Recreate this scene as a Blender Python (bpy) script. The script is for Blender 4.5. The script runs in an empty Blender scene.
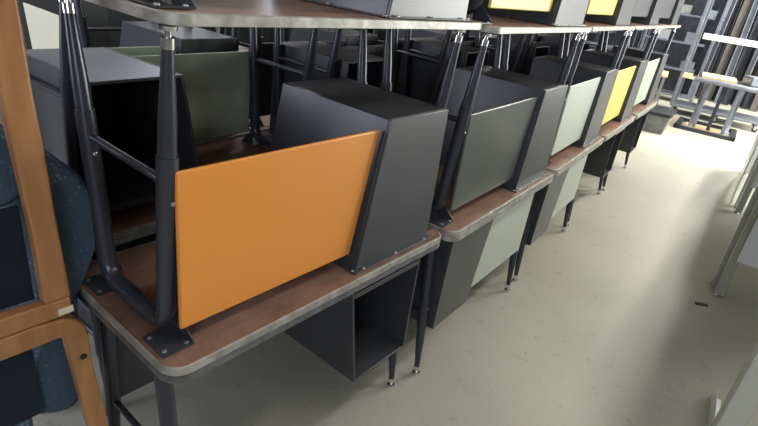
import bpy, bmesh, math, random
from math import pi, sin, cos, radians
from mathutils import Vector, Matrix, Euler
random.seed(7)
S = bpy.context.scene
COL = S.collection

# ------------------------------------------------------------------ camera
CAM = Vector((-0.4575, -0.8477, 1.6325))
yaw, pit, rol, FPX = 0.6415, -0.4347, 0.1460, 525.6067
F = Vector((cos(yaw)*cos(pit), sin(yaw)*cos(pit), sin(pit)))
R = F.cross(Vector((0, 0, 1))).normalized(); U = R.cross(F)
R2 = R*cos(rol) + U*sin(rol); U2 = -R*sin(rol) + U*cos(rol)
cd = bpy.data.cameras.new('camera'); cam = bpy.data.objects.new('camera', cd); COL.objects.link(cam)
M3 = Matrix((R2, U2, -F)).transposed()
cam.matrix_world = Matrix.Translation(CAM) @ M3.to_4x4()
cd.sensor_fit = 'HORIZONTAL'; cd.sensor_width = 36; cd.lens = FPX/758*36
cd.clip_start = 0.02; cd.clip_end = 100
S.camera = cam

# ------------------------------------------------------------------ light and exposure
S.view_settings.view_transform = 'Standard'; S.view_settings.look = 'None'
S.view_settings.exposure = 0.1; S.view_settings.gamma = 1.0; S.view_settings.use_curve_mapping = False
wd = bpy.data.worlds.new('world'); S.world = wd; wd.use_nodes = True
wd.node_tree.nodes['Background'].inputs[0].default_value = (0.75, 0.85, 1.0, 1)
wd.node_tree.nodes['Background'].inputs[1].default_value = 1.0

def area(name, loc, direction, sx, sy, watts, color):
    l = bpy.data.lights.new(name, 'AREA'); l.shape = 'RECTANGLE'; l.size = sx; l.size_y = sy
    l.energy = watts; l.color = color
    o = bpy.data.objects.new(name, l); COL.objects.link(o); o.location = loc
    o.rotation_euler = Vector(direction).to_track_quat('-Z', 'Y').to_euler()
    return o
# daylight from the loading door, plus added lights for unseen left and front windows
area('unseen_window_light', (4.2, 6.35, 2.9), (-0.1, -1, -0.35), 6.0, 1.0, 110, (0.86, 0.9, 1.0))
area('daylight_door', (9.4, -4.35, 1.9), (-0.05, 1, -0.25), 5.0, 3.0, 900, (1.0, 1.0, 0.93))
area('unseen_window_light', (-2.9, -1.9, 2.1), (1, 0.35, -0.35), 3.0, 1.8, 100, (0.84, 0.87, 1.0))
area('unseen_window_light', (-2.9, 1.9, 1.75), (1, -0.25, -0.12), 3.4, 1.8, 190, (0.84, 0.87, 1.0))
LAMPS = [(0.6, -1.3), (3.2, -1.3), (5.8, -1.3), (8.4, -1.3), (11.0, -0.6), (8.6, 2.2), (1.2, 2.6), (3.6, 2.6), (6.2, 2.6)]
LAMP_W = [12, 26, 85, 240, 260, 90, 26, 26, 26]

# ------------------------------------------------------------------ materials
def mat(name, col, rough=0.5, metal=0.0, noise=0.0, nscale=8.0, bump=0.0, bscale=60.0, spec=0.5, coat=0.0, stretch=None, col2=None):
    m = bpy.data.materials.new(name); m.use_nodes = True
    nt = m.node_tree; b = nt.nodes['Principled BSDF']
    b.inputs['Roughness'].default_value = rough; b.inputs['Metallic'].default_value = metal
    b.inputs['Specular IOR Level'].default_value = spec
    b.inputs['Coat Weight'].default_value = coat; b.inputs['Coat Roughness'].default_value = 0.15
    tc = nt.nodes.new('ShaderNodeTexCoord'); mp = nt.nodes.new('ShaderNodeMapping')
    nt.links.new(tc.outputs['Object'], mp.inputs[0])
    if stretch: mp.inputs['Scale'].default_value = stretch
    n = nt.nodes.new('ShaderNodeTexNoise'); n.inputs['Scale'].default_value = nscale; n.inputs['Detail'].default_value = 6
    nt.links.new(mp.outputs[0], n.inputs['Vector'])
    cr = nt.nodes.new('ShaderNodeValToRGB'); cr.color_ramp.elements[0].position = 0.3; cr.color_ramp.elements[1].position = 0.7
    c2 = col2 or tuple(c*(1-noise) for c in col)
    cr.color_ramp.elements[0].color = (*c2, 1); cr.color_ramp.elements[1].color = (*col, 1)
    nt.links.new(n.outputs[0], cr.inputs[0]); nt.links.new(cr.outputs[0], b.inputs['Base Color'])
    if bump:
        nb = nt.nodes.new('ShaderNodeTexNoise'); nb.inputs['Scale'].default_value = bscale; nb.inputs['Detail'].default_value = 3
        nt.links.new(mp.outputs[0], nb.inputs['Vector'])
        bp = nt.nodes.new('ShaderNodeBump'); bp.inputs['Strength'].default_value = bump; bp.inputs['Distance'].default_value = 0.002
        nt.links.new(nb.outputs[0], bp.inputs['Height']); nt.links.new(bp.outputs[0], b.inputs['Normal'])
    return m
M = {}
M['dark'] = mat('charcoal_paint', (0.044, 0.048, 0.054), 0.36, 0.12, 0.12, 5, 0.05, 90, spec=0.6)
M['tube'] = mat('charcoal_tube', (0.048, 0.053, 0.066), 0.30, 0.35, 0.15, 12, spec=0.6)
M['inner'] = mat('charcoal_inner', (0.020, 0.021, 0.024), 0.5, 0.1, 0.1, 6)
M['chrome'] = mat('chrome', (0.75, 0.75, 0.74), 0.18, 1.0, 0.1, 30)
M['steel'] = mat('steel', (0.55, 0.56, 0.57), 0.32, 0.9, 0.15, 20)
M['screw'] = mat('screw', (0.6, 0.6, 0.6), 0.3, 0.9)
M['band'] = mat('edge_band', (0.43, 0.42, 0.37), 0.42, 0.35, 0.5, 28, 0.3, 120)
M['band_dark'] = mat('dark_edge_band', (0.20, 0.20, 0.20), 0.4, 0.5, 0.5, 28, 0.3, 120)  # darker band tone, used on the nearest standing desk
M['top'] = mat('brown_laminate', (0.265, 0.150, 0.105), 0.38, 0.0, 0.5, 9, 0.08, 150, stretch=(1, 2.2, 1), col2=(0.150, 0.080, 0.058))
M['orange'] = mat('orange_paint', (0.70, 0.265, 0.045), 0.33, 0.0, 0.05, 3, 0.03, 60)
M['grey_panel'] = mat('grey_green_paint', (0.080, 0.092, 0.084), 0.28, 0.1, 0.1, 3)
M['white_panel'] = mat('pale_green_white_paint', (0.47, 0.52, 0.45), 0.4, 0.0, 0.06, 3)
M['sage_panel'] = mat('sage_paint', (0.40, 0.47, 0.36), 0.38, 0.0, 0.06, 3)
M['cream_panel'] = mat('cream_paint', (0.72, 0.70, 0.55), 0.4, 0.0, 0.06, 3)
M['yellow'] = mat('yellow_paint', (0.72, 0.61, 0.12), 0.38, 0.0, 0.05, 3)
M['wood'] = mat('honey_wood', (0.44, 0.215, 0.085), 0.38, 0.0, 0.3, 5, 0.05, 60, stretch=(6, 6, 1.2), col2=(0.33, 0.15, 0.055))
M['label'] = mat('label_paper', (0.75, 0.66, 0.48), 0.7)
M['tan'] = mat('tan_board', (0.62, 0.47, 0.28), 0.7, 0, 0.3, 9)
M['white'] = mat('white_laminate', (0.82, 0.83, 0.82), 0.35, 0, 0.05, 5)
M['lavender'] = mat('pale_lilac_panel', (0.78, 0.80, 0.92), 0.45, 0, 0.05, 4)
M['post'] = mat('pale_grey_post', (0.50, 0.52, 0.50), 0.35, 0.3, 0.1, 6)
M['beige'] = mat('grey_beige_post', (0.40, 0.41, 0.35), 0.5, 0.0, 0.1, 6)
M['rubber'] = mat('black_rubber', (0.02, 0.02, 0.02), 0.6)
M['gunmetal'] = mat('gunmetal', (0.06, 0.065, 0.08), 0.35, 0.7, 0.3, 8)
M['lightsteel'] = mat('pale_steel', (0.24, 0.26, 0.31), 0.35, 0.6, 0.25, 8)
M['bronze'] = mat('bronze_channel', (0.13, 0.12, 0.11), 0.4, 0.5, 0.3, 8)
M['crate'] = mat('grey_crate', (0.17, 0.18, 0.17), 0.6, 0.0, 0.4, 14)
M['plaster'] = mat('wall_paint', (0.16, 0.16, 0.17), 0.85, 0, 0.15, 1.5)
M['ceiling'] = mat('ceiling_paint', (0.55, 0.55, 0.53), 0.9, 0, 0.1, 1.5)

def fabric():
    m = mat('blue_woven_fabric', (0.06, 0.13, 0.20), 0.9)
    nt = m.node_tree; b = nt.nodes['Principled BSDF']; b.inputs['Specular IOR Level'].default_value = 0.15
    tc = [n for n in nt.nodes if n.type == 'TEX_COORD'][0]
    v = nt.nodes.new('ShaderNodeTexVoronoi'); v.inputs['Scale'].default_value = 75; v.feature = 'F1'; v.inputs['Randomness'].default_value = 0.35
    nt.links.new(tc.outputs['Object'], v.inputs['Vector'])
    cr = nt.nodes.new('ShaderNodeValToRGB')
    cr.color_ramp.elements[0].position = 0.15; cr.color_ramp.elements[0].color = (0.14, 0.20, 0.25, 1)
    cr.color_ramp.elements[1].position = 0.45; cr.color_ramp.elements[1].color = (0.055, 0.085, 0.12, 1)
    nt.links.new(v.outputs['Distance'], cr.inputs[0]); nt.links.new(cr.outputs[0], b.inputs['Base Color'])
    bp = nt.nodes.new('ShaderNodeBump'); bp.inputs['Strength'].default_value = 0.5; bp.inputs['Distance'].default_value = 0.002
    nt.links.new(v.outputs['Distance'], bp.inputs['Height']); nt.links.new(bp.outputs[0], b.inputs['Normal'])
    return m
M['fabric'] = fabric()
M['navy'] = mat('dark_navy_shade', (0.016, 0.022, 0.034), 0.85, 0, 0.3, 20, 0.3, 200, spec=0.2)  # near-black, for the added sheets that stand in for shade in the chairs

def floor_mat():
    m = mat('worn_concrete', (0.41, 0.395, 0.325), 0.5, 0, 0.2, 0.9, 0.25, 40, spec=0.35)
    nt = m.node_tree; b = nt.nodes['Principled BSDF']
    tc = [n for n in nt.nodes if n.type == 'TEX_COORD'][0]
    base = b.inputs['Base Color'].links[0].from_socket
    n = nt.nodes.new('ShaderNodeTexNoise'); n.inputs['Scale'].default_value = 11; n.inputs['Detail'].default_value = 10; n.inputs['Roughness'].default_value = 0.7
    nt.links.new(tc.outputs['Object'], n.inputs['Vector'])
    cr = nt.nodes.new('ShaderNodeValToRGB'); cr.color_ramp.elements[0].position = 0.30; cr.color_ramp.elements[1].position = 0.42
    cr.color_ramp.elements[0].color = (0.70, 0.70, 0.68, 1); cr.color_ramp.elements[1].color = (1, 1, 1, 1)
    nt.links.new(n.outputs[0], cr.inputs[0])
    n2 = nt.nodes.new('ShaderNodeTexNoise'); n2.inputs['Scale'].default_value = 180; n2.inputs['Detail'].default_value = 2
    nt.links.new(tc.outputs['Object'], n2.inputs['Vector'])
    cr2 = nt.nodes.new('ShaderNodeValToRGB'); cr2.color_ramp.elements[0].position = 0.35; cr2.color_ramp.elements[1].position = 0.6
    cr2.color_ramp.elements[0].color = (0.86, 0.86, 0.86, 1); cr2.color_ramp.elements[1].color = (1, 1, 1, 1)
    nt.links.new(n2.outputs[0], cr2.inputs[0])
    for src in (cr, cr2):
        mx = nt.nodes.new('ShaderNodeMix'); mx.data_type = 'RGBA'; mx.blend_type = 'MULTIPLY'; mx.inputs['Factor'].default_value = 1
        nt.links.new(base, mx.inputs[6]); nt.links.new(src.outputs[0], mx.inputs[7]); base = mx.outputs[2]
    nt.links.new(base, b.inputs['Base Color'])
    return m
M['floor'] = floor_mat()

def emis(name, col, s):
    m = bpy.data.materials.new(name); m.use_nodes = True
    b = m.node_tree.nodes['Principled BSDF']; b.inputs['Emission Color'].default_value = (*col, 1); b.inputs['Emission Strength'].default_value = s
    return m
M['tube_light'] = emis('lit_lamp_tube', (1, 0.98, 0.92), 6.0)

# ------------------------------------------------------------------ mesh helpers
class MB:
    def __init__(s): s.bm = bmesh.new()
    def hexa(s, p):     # p: 4 bottom corners then 4 top corners, same order
        v = [s.bm.verts.new(q) for q in p]
        for f in ((0, 3, 2, 1), (4, 5, 6, 7), (0, 1, 5, 4), (1, 2, 6, 5), (2, 3, 7, 6), (3, 0, 4, 7)):
            s.bm.faces.new([v[i] for i in f])
        return s
    def box(s, x0, x1, y0, y1, z0, z1):
        return s.hexa([(x0, y0, z0), (x1, y0, z0), (x1, y1, z0), (x0, y1, z0), (x0, y0, z1), (x1, y0, z1), (x1, y1, z1), (x0, y1, z1)])
    def tube(s, pts, rad, n=14, cap=True):
        pts = [Vector(p) for p in pts]
        if not isinstance(rad, (list, tuple)): rad = [rad]*len(pts)
        rings = []; up = None
        for i, p in enumerate(pts):
            if i == 0: d = pts[1]-pts[0]
            elif i == len(pts)-1: d = pts[-1]-pts[-2]
            else: d = (pts[i]-pts[i-1]).normalized() + (pts[i+1]-pts[i]).normalized()
            d.normalize()
            if up is None: up = d.orthogonal().normalized()
            else:
                up = up - d*up.dot(d)
                if up.length < 1e-6: up = d.orthogonal()
                up.normalize()
            w = d.cross(up)
            rings.append([s.bm.verts.new(p + (up*cos(2*pi*k/n) + w*sin(2*pi*k/n))*rad[i]) for k in range(n)])
        for a, b in zip(rings, rings[1:]):
            for k in range(n): s.bm.faces.new((a[k], a[(k+1) % n], b[(k+1) % n], b[k]))
        if cap: s.bm.faces.new(list(reversed(rings[0]))); s.bm.faces.new(rings[-1])
        return s
    def prism(s, outline, axis, a, b):      # outline of 2D points; extruded along axis from a to b
        def P(u, v, w):
            return {'x': (w, u, v), 'y': (u, w, v), 'z': (u, v, w)}[axis]
        A = [s.bm.verts.new(P(u, v, a)) for u, v in outline]; B = [s.bm.verts.new(P(u, v, b)) for u, v in outline]
        n = len(outline)
        for i in range(n): s.bm.faces.new((A[i], A[(i+1) % n], B[(i+1) % n], B[i]))
        s.bm.faces.new(list(reversed(A))); s.bm.faces.new(B)
        return s
    def loops(s, loops, close=True):        # skin a series of equal-length closed loops
        vs = [[s.bm.verts.new(p) for p in l] for l in loops]
        n = len(vs[0])
        for a, b in zip(vs, vs[1:]):
            for k in range(n): s.bm.faces.new((a[k], a[(k+1) % n], b[(k+1) % n], b[k]))
        if close: s.bm.faces.new(list(reversed(vs[0]))); s.bm.faces.new(vs[-1])
        return s
    def build(s, name, m, parent=None, bevel=0.0, seg=2, smooth=True, subsurf=0, loc=None):
        bmesh.ops.recalc_face_normals(s.bm, faces=s.bm.faces)
        me = bpy.data.meshes.new(name); s.bm.to_mesh(me); s.bm.free()
        me.materials.append(m)
        for p in me.polygons: p.use_smooth = smooth
        o = bpy.data.objects.new(name, me); COL.objects.link(o)
        if parent is not None: o.parent = parent
        if loc is not None: o.location = loc
        if bevel:
            b = o.modifiers.new('bevel', 'BEVEL'); b.width = bevel; b.segments = seg; b.limit_method = 'ANGLE'; b.angle_limit = radians(35)
        if subsurf:
            b = o.modifiers.new('sub', 'SUBSURF'); b.levels = subsurf; b.render_levels = subsurf
        if smooth:
            try: me.set_sharp_from_angle(angle=radians(38))
            except Exception: pass
            w = o.modifiers.new('wn', 'WEIGHTED_NORMAL'); w.keep_sharp = True
        return o

def rrect(x0, x1, y0, y1, r, n=6):
    out = []
    for cx, cy, a0 in ((x1-r, y0+r, -90), (x1-r, y1-r, 0), (x0+r, y1-r, 90), (x0+r, y0+r, 180)):
        for k in range(n+1):
            a = radians(a0 + 90*k/n); out.append((cx+r*cos(a), cy+r*sin(a)))
    return out

def thing(name, label, cat, loc=(0, 0, 0), rot=(0, 0, 0), group=None):
    o = bpy.data.objects.new(name, None); COL.objects.link(o); o.empty_display_size = 0.1
    o.location = loc; o.rotation_euler = rot
    o['label'] = label; o['category'] = cat
    if group: o['group'] = group
    return o
def tag(o, label, cat, group=None):
    o['label'] = label; o['category'] = cat
    if group: o['group'] = group
    return o
def struct(o): o['kind'] = 'structure'; return o

# ------------------------------------------------------------------ room shell
X0, X1, Y0, Y1, H = -3.0, 15.0, -4.5, 6.5, 3.7
struct(MB().box(X0-.2, X1+.2, Y0-.2, Y1+.2, -0.2, 0).build('floor', M['floor'], smooth=False))
struct(MB().box(X0-.2, X1+.2, Y0-.2, Y1+.2, H, H+.2).build('ceiling', M['ceiling'], smooth=False))
struct(MB().box(X0-.2, X1+.2, Y1, Y1+.2, 0, H).build('wall_left', M['plaster'], smooth=False))
struct(MB().box(X1, X1+.2, Y0, Y1, 0, H).build('wall_back', M['plaster'], smooth=False))
struct(MB().box(X0-.2, X0, Y0, Y1, 0, H).build('wall_front', M['plaster'], smooth=False))
wr = MB(); wr.box(X0-.2, 5.2, Y0-.2, Y0, 0, H); wr.box(12.0, X1+.2, Y0-.2, Y0, 0, H); wr.box(5.2, 12.0, Y0-.2, Y0, 3.55, H)
struct(wr.build('wall_right', M['plaster'], smooth=False))
df = MB(); df.box(5.2, 5.3, Y0-.22, Y0+.02, 0, 3.55); df.box(11.9, 12.0, Y0-.22, Y0+.02, 0, 3.55); df.box(5.3, 11.9, Y0-.22, Y0+.02, 3.45, 3.55)
struct(df.build('trim_1', M['post'], smooth=False))

# ceiling lamps
def ceiling_lamp(x, y, w):
    t = thing('ceiling_lamp', 'long fluorescent lamp fixed under the ceiling', 'lamp', (x, y, H-0.12), group='fluorescent lamps under the ceiling')
    MB().box(-0.62, 0.62, -0.12, 0.12, 0.04, 0.12).build('housing', M['white'], t, bevel=0.006)
    for s in (-0.05, 0.05):
        MB().tube([(-0.6, s, 0.015), (0.6, s, 0.015)], 0.014).build('lamp_tube', M['tube_light'], t)
    area('lamp_light', (x, y, H-0.16), (0, 0, -1), 1.2, 0.22, w, (1.0, 0.985, 0.92))
for (x, y), w in zip(LAMPS, LAMP_W): ceiling_lamp(x, y, w)

# ------------------------------------------------------------------ the metal desk
L, D, T, TH = 1.1193, 0.56, 0.74, 0.0215
UZ = T-TH                        # underside of the desktop
HU, HV = L/2, D/2

def bolt(x, y, z, axis='z', r=0.006, h=0.004, up=1):
    m = MB()
    if axis == 'z': m.tube([(x, y, z), (x, y, z+up*h*.6), (x, y, z+up*h)], [r, r, r*.55], 10)
    else: m.tube([(x, y, z), (x, y+up*h*.6, z), (x, y+up*h, z)], [r, r, r*.55], 10)
    return m

def make_desk(mirror=False, full=True):
    """upright desk centred on x, y; low y = closed back, high y = user side. Returns list of (name, MB, material key, bevel, children)"""
    t = bpy.data.objects.new('metal_desk', None); COL.objects.link(t); t.empty_display_size = 0.1
    sx = -1 if mirror else 1
    def X(x): return sx*(x-HU)
    def Y(y): return y-HV
    def part(mb, name, mk, parent=t, bevel=0.0, smooth=True):
        return mb.build(name, M[mk], parent, bevel=bevel, smooth=smooth)
    # desktop and band
    core = rrect(-HU+.004, HU-.004, -HV+.004, HV-.004, 0.05)
    dt = part(MB().prism(core, 'z', UZ+.0012, T-.0012), 'desktop', 'top', smooth=True)
    band = MB()
    o = rrect(-HU, HU, -HV, HV, 0.054); i = rrect(-HU+.006, HU-.006, -HV+.006, HV-.006, 0.048)
    prof = [(i, UZ-.001), (o, UZ+.001), (o, T-.001), (i, T+.001)]
    vs = [[band.bm.verts.new((p[0], p[1], z)) for p in lp] for lp, z in prof]
    inn = [[band.bm.verts.new((p[0], p[1], z)) for p in i] for z in (UZ+.004, T-.004)]
    seq = [inn[0]] + vs + [inn[1]]
    n = len(o)
    for a, b in zip(seq, seq[1:]):
        for k in range(n): band.bm.faces.new((a[k], a[(k+1) % n], b[(k+1) % n], b[k]))
    part(band, 'edge_band', 'band', dt)
    # storage box : trapezoid in x-z, tapering to the floor end, open at the user side
    xa, xb, xt = L-1.037, L-.6462, L-.7305      # fixed side, slanted side at the desktop, slanted side far from it
    zb = UZ-.4699; yb0, yb1, yf = .0365, .0446, .517
    w = .010
    def H8(m, b4, t4):
        m.hexa([(X(x), Y(y), z) for x, y, z in b4+t4])
    body = MB()
    xm = lambda z: xt+(xb-xt)*(z-zb)/(UZ-zb)
    ym = lambda z: yb1+(yb0-yb1)*(z-zb)/(UZ-zb)
    z1 = UZ-.001
    H8(body, [(xa, yb1, zb), (xt, yb1, zb), (xt, yb1+w, zb), (xa, yb1+w, zb)], [(xa, yb0, z1), (xb, yb0, z1), (xb, yb0+w, z1), (xa, yb0+w, z1)])
    H8(body, [(xa, yb1+w, zb), (xa+w, yb1+w, zb), (xa+w, yf, zb), (xa, yf, zb)], [(xa, yb0+w, z1), (xa+w, yb0+w, z1), (xa+w, yf, z1), (xa, yf, z1)])
    H8(body, [(xt-w, yb1+w, zb), (xt, yb1+w, zb), (xt, yf, zb), (xt-w, yf, zb)], [(xb-w, yb0+w, z1), (xb, yb0+w, z1), (xb, yf, z1), (xb-w, yf, z1)])
    H8(body, [(xa+w, yb1+w, zb), (xt-w, yb1+w, zb), (xt-w, yf, zb), (xa+w, yf, zb)], [(xa+w, yb1+w, zb+w), (xt-w, yb1+w, zb+w), (xt-w, yf, zb+w), (xa+w, yf, zb+w)])
    bx = part(body, 'storage_box', 'dark', bevel=0.0025)
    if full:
        ln = MB(); e = .0015   # darker sheet on the inner back wall, seen through the open side
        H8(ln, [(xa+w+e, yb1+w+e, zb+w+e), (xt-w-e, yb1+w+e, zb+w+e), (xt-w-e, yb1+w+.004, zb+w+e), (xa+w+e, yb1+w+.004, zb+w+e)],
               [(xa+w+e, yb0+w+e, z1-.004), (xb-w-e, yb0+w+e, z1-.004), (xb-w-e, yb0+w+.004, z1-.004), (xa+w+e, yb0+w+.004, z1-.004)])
        part(ln, 'inner_sheet', 'inner', bx)
    zs = UZ-.062
    sh = MB()
    H8(sh, [(xa+w, yb0+.03, zs), (xm(zs)-w, yb0+.03, zs), (xm(zs)-w, yf-.004, zs), (xa+w, yf-.004, zs)],
           [(xa+w, yb0+.03, zs+.006), (xm(zs)-w, yb0+.03, zs+.006), (xm(zs)-w, yf-.004, zs+.006), (xa+w, yf-.004, zs+.006)])
    H8(sh, [(xa+w, yf-.008, zs-.012), (xm(zs)-w, yf-.008, zs-.012), (xm(zs)-w, yf, zs-.012), (xa+w, yf, zs-.012)],
           [(xa+w, yf-.008, zs+.008), (xm(zs)-w, yf-.008, zs+.008), (xm(zs)-w, yf, zs+.008), (xa+w, yf, zs+.008)])
    part(sh, 'pencil_shelf', 'dark', bx, bevel=.0015)
    fl = MB()
    for (p, q, r_, s_) in ((xa-.004, xb+.014, yb0-.014, yb0+.002), (xb, xb+.014, yb0, yf), (xa-.012, xa, yb0, yf)):
        H8(fl, [(p, r_, UZ-.0045), (q, r_, UZ-.0045), (q, s_, UZ-.0045), (p, s_, UZ-.0045)], [(p, r_, UZ-.001), (q, r_, UZ-.001), (q, s_, UZ-.001), (p, s_, UZ-.001)])
    part(fl, 'mounting_flange', 'dark', bx, bevel=.001)
    if full:
        for px, py in ((xa+.03, yb0-.007), ((xa+xb)/2, yb0-.007), (xb-.03, yb0-.007), (xb+.008, yb0+.006), (xb+.008, .25), (xb+.008, .44)):
            part(bolt(X(px), Y(py), UZ-.0045, up=-1, r=.0055), 'screw', 'screw', bx)
    # coloured front panel between the box and the legs
    g0, g1 = .012, .018
    za, zc = UZ-.438, UZ-.051
    xs = lambda z: xm(z)+g0
    x_end = L-.067
    pn = MB(); y0 = .0665
    H8(pn, [(xs(za), y0, za), (x_end, y0, za), (x_end, y0+.012, za), (xs(za), y0+.012, za)],
           [(xs(zc), y0, zc), (x_end, y0, zc), (x_end, y0+.012, zc), (xs(zc), y0+.012, zc)])
    part(pn, 'front_panel', 'orange', bevel=.004)
    # the two bent-tube leg frames
    for lx, sg in ((.0628, 1), (L-.0628, -1)):
        yb_, yr_ = (.1225, .069), (.40, .479)
        zt = UZ-.034
        zsl = UZ-.468     # sleeve end
        def yy(k, z):       # position of a splayed leg at height z
            b, g = k; return b+(g-b)*(zt-z)/zt
        R_ = .055
        pts = []
        # continuous thick tube: front sleeve end -> bend -> back sleeve end
        pts.append((X(lx), Y(yy(yb_, zsl)), zsl))
        za_ = zt-R_
        for k in range(7):
            a = pi/2*k/6
            pts.append((X(lx), Y(yy(yb_, za_)+R_*(1-cos(a))), za_+R_*sin(a)))
        for k in range(7):
            a = pi/2*(1-k/6)
            pts.append((X(lx), Y(yy(yr_, za_)-R_*(1-cos(a))), za_+R_*sin(a)))
        pts.append((X(lx), Y(yy(yr_, zsl)), zsl))
        part(MB().tube(pts, .0225, 16), 'base_tube', 'tube')
        for k in (yb_, yr_):
            lg = MB().tube([(X(lx), Y(yy(k, zsl+.03)), zsl+.03), (X(lx), Y(yy(k, zsl)), zsl), (X(lx), Y(yy(k, zsl-.07)), zsl-.07), (X(lx), Y(yy(k, .034)), .034)],
                           [.0190, .0190, .0182, .0112], 16)
            lo = part(lg, 'leg', 'tube')
            gl = MB().tube([(X(lx), Y(yy(k, z_)), z_) for z_ in (.042, .022, .021, .010, .009, .0008)],
                           [.0132, .0132, .007, .007, .0165, .0175], 14)
            part(gl, 'glide', 'chrome', lo)
            if full:
                part(bolt(X(lx), Y(yy(k, zsl+.10))-.0215, zsl+.10, axis='y', up=-1, r=.005), 'screw', 'screw', lo)
        # stretcher between the two legs
        zs_ = UZ-.462-.0+.055
        part(MB().tube([(X(lx), Y(yy(yb_, zs_)+.01), zs_), (X(lx), Y(yy(yr_, zs_)-.01), zs_)], .0095, 12), 'stretcher', 'tube')
        # gusset plates
        for ky, d in ((.110, 1), (.425, -1)):
            pl = MB(); s2 = sg
            xo, xi = lx-s2*.046, lx+s2*.036
            x_a, x_b = min(xo, xi), max(xo, xi)
            H8(pl, [(x_a, ky-.050, UZ-.0045), (x_b, ky-.050, UZ-.0045), (x_b, ky+.045, UZ-.0045), (x_a, ky+.045, UZ-.0045)],
                   [(x_a, ky-.050, UZ-.0008), (x_b, ky-.050, UZ-.0008), (x_b, ky+.045, UZ-.0008), (x_a, ky+.045, UZ-.0008)])
            e0, e1 = ky-.050*d, ky+.030*d
            H8(pl, [(xi-.003*s2, e0, UZ-.002), (xi, e0, UZ-.002), (xi, e1, UZ-.002), (xi-.003*s2, e1, UZ-.002)],
                   [(lx+s2*.026, e1-.030*d, UZ-.058), (lx+s2*.029, e1-.030*d, UZ-.058), (lx+s2*.029, e1, UZ-.060), (lx+s2*.026, e1, UZ-.060)])
            po = part(pl, 'mounting_plate', 'dark')
            if full:
                for bx_, by_ in ((-.034*s2, -.034), (.020*s2, -.038), (-.034*s2, .030)):
                    part(bolt(X(lx+bx_), Y(ky+by_), UZ-.004, up=-1, r=.006), 'bolt', 'screw', po)
    return t

def copy_tree(o, parent=None, skip=()):
    c = o.copy(); COL.objects.link(c)
    if parent is not None: c.parent = parent
    for ch in o.children:
        if ch.name.split('.')[0] in skip: continue
        copy_tree(ch, c, skip)
    return c

FIT = {1: (0, -.006, .006), 2: (1.144, -.0190, .054), 3: (2.284, .0540, .088), 4: (3.4085, .1539, .088), 5: (4.545, .2500, .090)}
def straight(x, y, a, step=1.145): return {i: (x+(i-1)*step*cos(a), y+(i-1)*step*sin(a), a) for i in range(1, 7)}
ROW2 = straight(.10, .655, .062); ROW3 = straight(.12, 1.24, .062); ROW4 = straight(.12, 3.10, .062); ROW5 = straight(2.4, 2.06, .062)
def place(o, i, pose, zbase, ox=0, oy=0, rz=0, row=None):
    row = row or FIT
    x, y, a = row[i]; a += rz
    cx = HU+ox; cy = HV+oy
    c, s = cos(row[i][2]), sin(row[i][2])
    wx, wy = x+c*cx-s*cy, y+s*cx+c*cy
    rot = Matrix.Rotation(a, 4, 'Z')
    inv = pose.startswith('inv')
    P = {'up_back': Matrix.Identity(4), 'up_user': Matrix.Rotation(pi, 4, 'Z'),
         'inv_back': Matrix.Rotation(pi, 4, 'Y'), 'inv_user': Matrix.Rotation(pi, 4, 'X')}[pose]
    o.rotation_euler = (rot @ P).to_euler()
    o.location = (wx, wy, zbase)
    return o
proto = {}
def sink(o, dz):   # move the parts so that the Empty sits at the desktop face that carries an upside-down desk
    for ch in o.children: ch.location.z += dz
proto['up'] = make_desk()
proto['inv'] = copy_tree(proto['up']); sink(proto['inv'], -T)
proto['mir'] = make_desk(mirror=True); sink(proto['mir'], -T)
used = set()
def panel_material(o, mk):
    for ch in o.children:
        if ch.name.split('.')[0] == 'front_panel':
            ch.data = panel_mesh(ch.data, mk)
_pm = {}
def panel_mesh(me, mk):
    k = (me.name.split('.')[0] + str(len(me.vertices)) + ('m' if me.get('mir') else ''), me.name, mk)
    if k not in _pm:
        n = me.copy(); n.materials.clear(); n.materials.append(M[mk]); _pm[k] = n
    return _pm[k]
SMALL = ('screw', 'bolt', 'inner_sheet', 'mounting_flange')
def desk(i, pose, z, mk, label, group=None, ox=0, oy=0, rz=0, small=False, kind=None, row=None):
    k = kind or ('inv' if pose.startswith('inv') else 'up')
    if k not in used and not small: o = proto[k]; used.add(k)
    else: o = copy_tree(proto[k], skip=SMALL if small else ())
    panel_material(o, mk)
    place(o, i, pose, z, ox, oy, rz, row)
    o['label'] = label; o['category'] = 'desk'
    o['group'] = group or 'stacked charcoal metal desks'
    return o
# the prototypes must exist unused until placed; copies are taken first, prototypes are placed last
ZI = T + .001; ZU = T+T+.002
# front row, stack by stack
desk(2, 'up_back', 0, 'white_panel', 'charcoal desk on the floor with pale grey panel, under the grey-panelled upside-down desk')
desk(3, 'up_back', 0, 'white_panel', 'charcoal desk on the floor with pale panel, third stack from the camera', small=False)
desk(4, 'up_user', 0, 'white_panel', 'charcoal desk on the floor showing its open box, under the yellow-panelled upside-down desk', small=True)
desk(5, 'up_user', 0, 'white_panel', 'charcoal desk on the floor, farthest standing desk clearly seen in the row', small=True)
desk(2, 'inv_back', ZI, 'grey_panel', 'upside-down charcoal desk with dark grey-green front panel, just beyond the orange one')
desk(3, 'inv_back', ZI, 'white_panel', 'upside-down charcoal desk with whitish green panel, between the grey-green and yellow ones')
desk(4, 'inv_back', ZI, 'yellow', 'upside-down charcoal desk with yellow panel in the middle tier of the row', small=True)
desk(5, 'inv_back', ZI, 'sage_panel', 'upside-down charcoal desk with narrow pale panel at far end of the middle tier', small=True)
UO = dict(ox=.045, oy=.035)
desk(1, 'inv_back', ZU, 'cream_panel', 'topmost upside-down desk above the orange-panelled desk, its grey box at the top edge', ox=.035, oy=.03).location.z += .011
desk(2, 'inv_back', ZU, 'yellow', 'topmost upside-down desk with yellow panel nearest the camera, above the grey-green-panelled desk', **UO)
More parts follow.
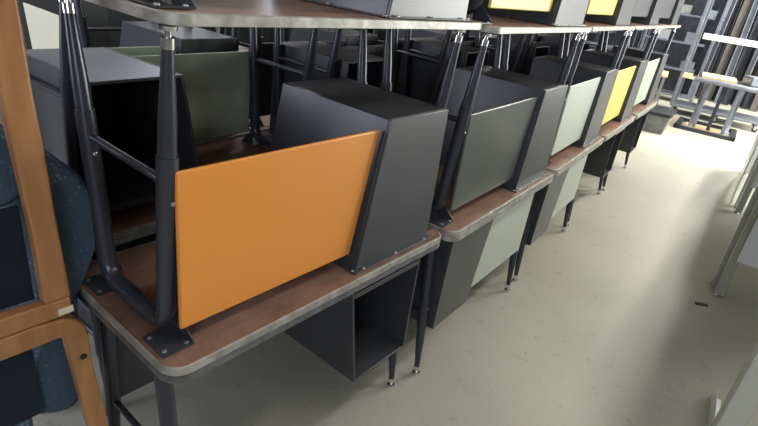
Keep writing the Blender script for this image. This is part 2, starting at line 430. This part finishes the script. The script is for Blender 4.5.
desk(3, 'inv_back', ZU, 'yellow', 'topmost upside-down desk with yellow panel farther along, above the whitish-panelled desk', small=True, **UO)
desk(4, 'inv_back', ZU, 'dark', 'topmost upside-down desk above the middle-tier yellow-panelled desk', small=True, **UO)
desk(5, 'inv_back', ZU, 'dark', 'topmost upside-down desk at the far end of the top tier', small=True, **UO)
# the row behind
desk(1, 'up_back', 0, 'dark', 'charcoal desk on the floor in the second row, behind the nearest standing desk', row=ROW2)
for i in (2, 3, 4, 5):
    desk(i, 'up_back', 0, 'dark', 'charcoal desk standing on the floor in the second row, mostly hidden', 'hidden second-row desks on the floor', row=ROW2, small=True)
for i in (2, 3, 4, 5):
    desk(i, 'inv_user', ZI, 'dark', 'upside-down charcoal desk in the second row behind the front stacks', 'second-row upside-down desks', row=ROW2, small=True)
for i in (1, 2, 3, 4, 5):
    desk(i, 'inv_user', ZU, 'dark', 'topmost upside-down desk of the second row behind the front stacks', 'second-row topmost desks', row=ROW2, small=True)
# third row and the odd one set crosswise
for i in (1, 2, 3, 4):
    desk(i, 'up_user', 0, 'sage_panel', 'charcoal desk standing in the third row, in the dark at the back', 'third-row desks on the floor', row=ROW3, small=True)
desk(1, 'inv_back', ZI, 'sage_panel', 'upside-down third-row desk showing a plain grey box side behind the nearest ferrule', row=ROW3, small=True)
for i in (2, 3, 4):
    desk(i, 'inv_back', ZI, 'dark', 'upside-down third-row desk farther along, in the dark behind the tube legs', 'third-row upside-down desks', row=ROW3, small=True)
desk(1, 'inv_back', ZI, 'cream_panel', 'crosswise upside-down desk with cream panel at top left behind the chairs', ox=.33, oy=2.16, rz=-pi/2, kind='mir')
desk(1, 'up_back', 0, 'cream_panel', 'crosswise charcoal desk on the floor under the cream-panelled upside-down desk', ox=.33, oy=2.16, rz=-pi/2, small=True)
for row, ii, w in ((ROW5, (1, 2, 3), 'fourth'), (ROW4, (1, 2, 3, 4), 'fifth')):
    for i in ii:
        desk(i, 'up_user', 0, 'dark', 'charcoal desk standing in the dark %s row' % w, '%s-row desks on the floor' % w, row=row, small=True)
        desk(i, 'inv_back', ZI, 'dark', 'upside-down charcoal desk in the dark %s row' % w, '%s-row upside-down desks' % w, row=row, small=True)
        desk(i, 'inv_user', ZU, 'dark', 'topmost upside-down desk in the dark %s row' % w, '%s-row topmost desks' % w, row=row, small=True)
# last: the two prototypes themselves
desk(1, 'inv_user', ZI, 'sage_panel', 'upside-down desk with open black box and sage panel, second row behind the orange panel', row=ROW2)
o = desk(1, 'up_user', 0, 'dark', 'nearest charcoal desk standing on the floor, open box under its brown top')
for ch in o.children:
    if ch.name.split('.')[0] == 'desktop':
        eb = [c for c in ch.children if c.name.startswith('edge_band')][0]
        eb.data = panel_mesh(eb.data, 'band_dark')
o = desk(1, 'inv_back', ZI, 'orange', 'upside-down charcoal desk with bright orange front panel lying on the nearest desk')
o.scale.z = 1.014

# ------------------------------------------------------------------ stacked wooden armchairs at the left
def rail(m, x0, x1, y0, y1, z0, z1): m.box(x0, x1, y0, y1, z0, z1)
def curved_bar(m, pts, half, y0, y1):
    """flat bar following points in x-z, of half-width half, between y0 and y1"""
    L_, R_ = [], []
    P = [Vector(p) for p in pts]
    for i, p in enumerate(P):
        if i == 0: d = P[1]-P[0]
        elif i == len(P)-1: d = P[-1]-P[-2]
        else: d = (P[i]-P[i-1]).normalized()+(P[i+1]-P[i]).normalized()
        d.normalize(); nrm = Vector((-d.y, d.x))
        h = half[i] if isinstance(half, (list, tuple)) else half
        L_.append(p+nrm*h); R_.append(p-nrm*h)
    loops = [[(l.x, y0, l.y), (r.x, y0, r.y), (r.x, y1, r.y), (l.x, y1, l.y)] for l, r in zip(L_, R_)]
    m.loops(loops)

YC = .36
# lower chair (faces away from the desks)
t = thing('wooden_armchair', 'honey wood armchair with blue woven upholstery standing on the floor, under another chair', 'chair', (-.33, .66, 0), group='stacked wooden armchairs')
off = Vector((-.33, .66, 0))
def lx(x): return x-off.x
for y0 in (YC, YC+.50):
    m = MB()
    pts = [(lx(-.60), .715), (lx(-.14), .715)]
    for k in range(1, 6):
        a = pi/2*k/5; pts.append((lx(-.098)+.05*sin(a)-.0, .715-.05*(1-cos(a))))
    pts += [(lx(-.046), .60), (lx(-.034), .45), (lx(-.020), .30), (lx(-.020), .0)]
    curved_bar(m, pts, [.030]*2+[.027]*5+[.024, .024, .024, .020], y0-off.y, y0+.042-off.y)
    m.box(lx(-.62), lx(-.575), y0-off.y, y0+.042-off.y, 0, .70)
    sf = m.build('side_frame', M['wood'], t, bevel=.006, seg=3)
    MB().tube([(lx(-.042), y0-off.y-.002, .603), (lx(-.042), y0-off.y+.004, .603)], .009, 14).build('bolt_cap', M['gunmetal'], sf)
def cushion(prof, y0, y1, m=None, n=8, edge=.03):
    """rounded upholstered slab: closed outline in x-z swept along y with softened ends"""
    cx = sum(p[0] for p in prof)/len(prof); cz = sum(p[1] for p in prof)/len(prof)
    m = m or MB(); loops = []
    def lp(y, inset):
        out = []
        for x, z in prof:
            d = Vector((x-cx, z-cz)); l = d.length
            d = d*((l-inset)/l) if l > 0 else d
            out.append((cx+d.x, y, cz+d.y))
        return out
    for k in range(n+1):
        a = pi/2*k/n; loops.append(lp(y0+edge*(1-cos(a)), edge*(1-sin(a))))
    for k in range(n, -1, -1):
        a = pi/2*k/n; loops.append(lp(y1-edge*(1-cos(a)), edge*(1-sin(a))))
    return m.loops(loops)
def smooth_outline(pts, it=3):
    for _ in range(it):
        q = []
        for i in range(len(pts)):
            a, b = pts[i], pts[(i+1) % len(pts)]
            q += [(a[0]*.75+b[0]*.25, a[1]*.75+b[1]*.25), (a[0]*.25+b[0]*.75, a[1]*.25+b[1]*.75)]
        pts = q
    return pts
bp = smooth_outline([(lx(-.155), .40), (lx(-.06), .36), (lx(-.03), .42), (lx(-.022), .60), (lx(-.004), .74), (lx(.030), .83), (lx(.070), .94), (lx(.055), 1.06), (lx(-.02), 1.125), (lx(-.055), 1.10), (lx(-.07), .92), (lx(-.12), .70), (lx(-.16), .52)])
cushion(bp, YC+.055-off.y, YC+.44-off.y, edge=.05).build('backrest', M['fabric'], t)
sp_ = smooth_outline([(lx(-.60), .38), (lx(-.17), .36), (lx(-.16), .40), (lx(-.17), .46), (lx(-.40), .48), (lx(-.61), .47), (lx(-.64), .42)])
cushion(sp_, YC+.045-off.y, YC+.495-off.y, edge=.03).build('seat', M['fabric'], t)
for x in (-.59, -.24):
    MB().box(lx(x), lx(x+.04), YC+.04-off.y, YC+.505-off.y, .32, .36).build('cross_rail', M['wood'], t, bevel=.004)

MB().box(lx(-.585), lx(-.14), YC+.042-off.y, YC+.054-off.y, .44, .695).build('shade_panel', M['navy'], t, bevel=.003)  # added sheet; the dark below the arm is put into its colour
# upper chair (faces the desks) with closed side frames resting on the arms below
ZB = .747
t2 = thing('wooden_armchair', 'honey wood armchair with square closed side frames, stacked on top of the lower chair', 'chair', (-.36, .66, ZB), group='stacked wooden armchairs')
def ux(x): return x+.36
for y0 in (YC, YC+.50):
    ya, yb = y0-.66, y0+.036-.66
    m = MB()
    m.box(ux(-.66), ux(-.052), ya, yb, 0, .050)
    prof_ = [(.05, -.110, -.050), (.24, -.111, -.058), (.44, -.121, -.063), (.56, -.127, -.069), (.80, -.114, -.072)]
    m.loops([[(ux(a_), ya, z_), (ux(b_), ya, z_), (ux(b_), yb, z_), (ux(a_), yb, z_)] for z_, a_, b_ in prof_])
    m.box(ux(-.66), ux(-.61), ya, yb, .05, .80)
    m.box(ux(-.70), ux(-.036), ya-.006, yb+.006, .80, .84)
    sf = m.build('side_frame', M['wood'], t2, bevel=.006, seg=3)
    if y0 == YC:
        MB().box(ux(-.084), ux(-.050), ya-.0015, ya+.001, .008, .026).build('paper_label', M['label'], sf)
sp_ = smooth_outline([(ux(-.60), .30), (ux(-.20), .295), (ux(-.105), .29), (ux(-.070), .36), (ux(-.075), .46), (ux(-.2), .465), (ux(-.60), .44), (ux(-.62), .36)])
cushion(sp_, YC+.055-.66, YC+.49-.66, edge=.03).build('seat', M['fabric'], t2)
bp = smooth_outline([(ux(-.60), .42), (ux(-.55), .42), (ux(-.60), .70), (ux(-.68), .98), (ux(-.76), .98), (ux(-.69), .70), (ux(-.66), .45)])
cushion(bp, YC+.055-.66, YC+.49-.66, edge=.03).build('backrest', M['fabric'], t2)
MB().box(ux(-.60), ux(-.118), YC+.037-.66, YC+.050-.66, .052, .30).build('shade_panel', M['navy'], t2, bevel=.003)  # added sheet, covers the blue backrest behind with a shade-dark tone
for x in (-.34, -.60):
    MB().box(ux(x), ux(x+.03), YC+.04-.66, YC+.505-.66, .245, .295).build('cross_rail', M['wood'], t2, bevel=.004)

# ------------------------------------------------------------------ work tables on the right side of the aisle
def work_table(x, y, a, length, label, mk, white_front=False):
    t = thing('work_table', label, 'table', (x, y, 0), (0, 0, a), 'work tables along the right of the aisle')
    W = .68; Hh = 1.02
    MB().prism(rrect(-.02, length+.02, -W-.02, .02, .02, 3), 'z', Hh-.03, Hh).build('tabletop', M['white'], t, bevel=.003)
    for px in (0, length-.07):
        for py in (-.03, -W):
            p = MB().box(px, px+.08, py-.025, py+.03, .012, Hh-.03).build('leg', M[mk], t, bevel=.003)
            MB().tube([(px+.035, py+.015, .012), (px+.035, py+.015, .006), (px+.035, py+.015, 0)], [.012, .018, .02], 12).build('glide', M['chrome'], p)
    if mk == 'post': MB().box(.13, .15, -W+.04, -.035, .30, Hh-.03).build('end_panel', M['lavender'], t, bevel=.002)
    MB().box(length-.10, length-.08, -W+.04, -.035, .28, Hh-.03).build('end_panel', M['lavender'], t, bevel=.002)
    if mk == 'post' and not white_front:
        MB().box(.12, length-.12, -W-.01, -W+.01, .04, Hh-.03).build('light_blocker', M['white'], t, bevel=.002)  # added board blocking the door light, so the floor below goes darker
    if white_front:
        MB().box(-.02, length+.02, .031, .043, .03, Hh-.03).build('front_panel', M['white'], t, bevel=.002)
    return t
work_table(1.00, -.975, .064, 2.37, 'grey-beige legged work table at the lower right corner, nearest the camera', 'beige')
work_table(3.42, -.79, .055, 1.9, 'work table with pale grey leg and lilac end panel, right side of the aisle', 'post')
work_table(5.42, -.66, .06, 1.6, 'white-fronted work table at the far right edge beyond the lilac-panelled one', 'post', True)
# things lying on the floor
m = MB(); m.hexa([(0, 0, 0), (.27, 0, 0), (.27, .0015, 0), (0, .0015, 0), (0.0, -.010, .05), (.27, -.012, .045), (.27, -.0105, .045), (.0, -.0085, .05)])
m.box(0, .27, -.040, 0, 0, .0015)
o = m.build('folded_card', M['white'], loc=(1.90, -1.035, 0), smooth=False); o.rotation_euler = (0, 0, .11)
tag(o, 'small folded white card standing on the floor at the bottom right', 'card')
o = MB().prism([(0, 0), (.075, .006), (.078, .030), (.002, .026)], 'z', 0, .006).build('dark_scrap', M['rubber'], smooth=False, loc=(3.05, -.77, 0)); o.rotation_euler = (0, 0, -1.1)
tag(o, 'short dark scrap lying on the floor left of the pale grey table leg', 'scrap')

# ------------------------------------------------------------------ far end of the hall
def caster(parent, x, y, z=0):
    c = MB(); c.tube([(x-.016, y, z+.045), (x+.016, y, z+.045)], .045, 16)
    w = c.build('caster', M['rubber'], parent, bevel=.004)
    k = MB(); k.box(x-.026, x-.019, y-.02, y+.02, z+.04, z+.11); k.box(x+.019, x+.026, y-.02, y+.02, z+.04, z+.11); k.box(x-.026, x+.026, y-.02, y+.02, z+.10, z+.115)
    k.build('fork', M['steel'], w)

# rolling rack loaded with upright channels
t = thing('rolling_rack', 'rolling steel rack with tall pale posts and casters, loaded with upright channels', 'rack', (10.3, .40, 0), (0, 0, .10))
m = MB(); m.box(-.35, .35, -.75, .62, .13, .17); m.build('deck', M['lightsteel'], t, bevel=.004)
m = MB(); m.box(-.35, .35, -.75, .62, .62, .65); m.build('shelf', M['tan'], t, bevel=.004)
for x in (-.35, .31):
    for y in (-.75, .58):
        MB().box(x, x+.05, y, y+.05, .17, 2.3).build('post', M['lightsteel'], t, bevel=.003)
for x in (-.3, .3):
    for y in (-.70, -.1, .57): caster(t, x, y)
MB().box(-.42, -.35, -.85, .50, 1.27, 1.36).build('white_bar', M['white'], t, bevel=.004)
MB().box(-.35, .35, .60, .63, 1.9, 1.95).build('cross_bar', M['lightsteel'], t)
k = 0
for i, y in enumerate([-.66, -.54, -.43, -.30, -.18, -.06, .07, .19, .30, .42]):
    mk = ['lightsteel', 'gunmetal', 'bronze', 'lightsteel', 'gunmetal', 'lightsteel', 'bronze', 'gunmetal', 'lightsteel', 'gunmetal'][i]
    m = MB(); w = random.uniform(.05, .085); x = random.uniform(-.2, .15)
    m.box(-w/2, w/2, -.004, .004, 0, 1.75); m.box(-w/2, -w/2+.006, 0, .05, 0, 1.75); m.box(w/2-.006, w/2, 0, .05, 0, 1.75)
    o = m.build('metal_channel', M[mk], bevel=.002)
    a = .10; o.location = (10.3+x*cos(a)-y*sin(a), .40+x*sin(a)+y*cos(a), .652)
    o.rotation_euler = (0, random.uniform(-.03, .03), pi/2+.1+random.uniform(-.2, .2))
    tag(o, 'upright metal channel standing on the tan shelf of the rolling rack', 'channel', 'channels standing in the rolling rack')

# lift table
t = thing('lift_table', 'steel lift table with rails as a base, standing before the rolling rack', 'table', (9.15, .18, 0), (0, 0, .10))
m = MB()
m.box(-.42, -.34, -.36, .48, 0, .05); m.box(.34, .42, -.36, .48, 0, .05); m.box(-.42, .42, -.36, -.28, 0, .05); m.box(-.42, .42, .40, .48, 0, .05)
m.build('base_frame', M['gunmetal'], t, bevel=.004)
m = MB(); m.box(-.30, .30, -.24, .36, .001, .012); m.build('base_board', M['tan'], t)
m = MB(); m.box(-.36, .36, -.42, .42, .72, .78); m.build('table_slab', M['gunmetal'], t, bevel=.006)
MB().tube([(-.38, -.46, .755), (-.38, .44, .755)], .035, 14).build('edge_roller', M['lightsteel'], t)
for y in (-.20, .0, .20):
    MB().box(-.30, -.24, y, y+.05, .05, .72).build('column', M['lightsteel'] if y else M['gunmetal'], t, bevel=.003)
for s in (-1, 1):
    m = MB(); m.hexa([(-.3*s, .26, .05), (-.24*s, .26, .05), (-.24*s, .30, .05), (-.3*s, .30, .05), (.24*s, .26, .72), (.3*s, .26, .72), (.3*s, .30, .72), (.24*s, .30, .72)])
    m.build('scissor_arm', M['lightsteel'], t)
    m = MB(); m.hexa([(-.3*s, -.24, .05), (-.24*s, -.24, .05), (-.24*s, -.20, .05), (-.3*s, -.20, .05), (.24*s, -.24, .72), (.3*s, -.24, .72), (.3*s, -.20, .72), (.24*s, -.20, .72)])
    m.build('scissor_arm', M['lightsteel'], t)
o = MB().box(-.3, .3, -.12, .34, 0, .035).build('tan_board', M['tan'], loc=(9.15, .22, .781), bevel=.003); o.rotation_euler = (0, 0, .16)
tag(o, 'tan board lying on top of the steel lift table', 'board')
o = MB().box(-.16, .16, -.10, .10, 0, .12).build('steel_box', M['lightsteel'], loc=(9.2, -.12, .781), bevel=.006); o.rotation_euler = (0, 0, .5)
tag(o, 'small pale steel box on the right of the lift table', 'box')

# crate and pallet board
t = thing('storage_crate', 'low grey lidded crate on the floor beyond the far end of the desk row', 'crate', (8.12, .86, 0), (0, 0, .12))
MB().hexa([(-.28, -.24, 0), (.28, -.24, 0), (.28, .24, 0), (-.28, .24, 0), (-.32, -.28, .26), (.32, -.28, .26), (.32, .28, .26), (-.32, .28, .26)]).build('crate_body', M['crate'], t, bevel=.012)
MB().prism(rrect(-.34, .34, -.30, .30, .04, 4), 'z', .261, .30).build('lid', M['gunmetal'], t, bevel=.006)
o = MB().box(-.55, .55, -.12, .12, 0, .03).build('tan_plank', M['tan'], loc=(9.05, .87, 0), bevel=.003); o.rotation_euler = (0, 0, .08)
tag(o, 'flat tan plank on the floor right of the grey crate', 'plank')
o = MB().box(-.5, .5, -.08, .08, 0, .03).build('tan_plank', M['tan'], loc=(8.7, 1.52, 0), bevel=.003); o.rotation_euler = (0, 0, .3)
tag(o, 'flat tan plank on the floor behind the grey crate', 'plank')

# shelving units
def shelving(x, y, rz, w, h, label, n=7, mk='gunmetal'):
    t = thing('steel_shelving', label, 'shelving', (x, y, 0), (0, 0, rz), 'steel shelving at the far end of the hall')
    for px in (-w/2, w/2-.04):
        for py in (-.22, .18):
            MB().box(px, px+.04, py, py+.04, 0, h).build('post', M[mk], t, bevel=.002)
    for k in range(n):
        z = .12+(h-.2)*k/(n-1)
        MB().box(-w/2, w/2, -.22, .22, z, z+.03).build('shelf', M['lightsteel'], t, bevel=.003)
    return t
shelving(7.6, 1.75, pi/2+.08, 1.0, 2.6, 'dark steel shelving nearest behind the far end of the top tier', 9)
shelving(11.4, 1.50, pi/2+.08, 1.2, 2.6, 'pale steel shelving beyond the dark one at the top of the picture', 6, 'lightsteel')
shelving(10.9, 2.9, .08, 1.4, 2.5, 'farthest steel shelving standing against the hall end', 6)
for i in range(7):
    m = MB(); m.box(-.12, .12, -.10, .10, 0, random.uniform(.10, .2))
    o = m.build('carton', M[['lightsteel', 'tan', 'lightsteel', 'steel', 'lightsteel', 'crate', 'steel'][i]], bevel=.004)
    sx = [11.4, 11.4, 11.4, 11.4, 11.4, 11.4, 11.4][i]; sy = [1.2, 1.75, 1.3, 1.8, 1.15, 1.6, 1.4][i]
    z = .12+.48*[1, 1, 2, 2, 3, 3, 4][i]+.031
    o.location = (sx, sy, z); o.rotation_euler = (0, 0, .1*i)
    tag(o, 'small carton standing on the far steel shelving', 'carton', 'cartons on the far shelving')
# side table frames with castors between crate and rack
t = thing('tool_cart', 'low steel cart with tan top and casters, left of the rolling rack', 'cart', (9.6, 1.42, 0), (0, 0, .2))
MB().box(-.35, .35, -.3, .3, .62, .66).build('cart_top', M['tan'], t, bevel=.004)
MB().box(-.35, .35, -.3, .3, .16, .20).build('cart_shelf', M['lightsteel'], t, bevel=.004)
for x in (-.33, .29):
    for y in (-.28, .24):
        MB().box(x, x+.04, y, y+.04, .11, .62).build('post', M['steel'], t)
        caster(t, x+.02, y+.02)
# tall channels leaning on the end wall side
for i in range(11):
    y = -.55+i*.17; m = MB(); w = random.uniform(.07, .13)
    m.box(-.02, .02, -w/2, w/2, 0, 3.0); m.box(-.05, .0, -w/2, -w/2+.01, 0, 3.0); m.box(-.05, .0, w/2-.01, w/2, 0, 3.0)
    o = m.build('tall_channel', M[['lightsteel', 'gunmetal', 'lightsteel', 'bronze', 'gunmetal'][i % 5]], loc=(12.6+.05*(i % 3), y, 0.01), bevel=.002)
    o.rotation_euler = (0, .06, .1)
    tag(o, 'tall metal channel leaning upright behind the rolling rack', 'channel', 'tall channels behind the rolling rack')
o = MB().box(12.9, 12.98, -1.2, 3.6, 0, 3.2).build('partition_screen', M['gunmetal'], smooth=False)
tag(o, 'dark steel screen behind the tall channels at the hall end', 'screen')
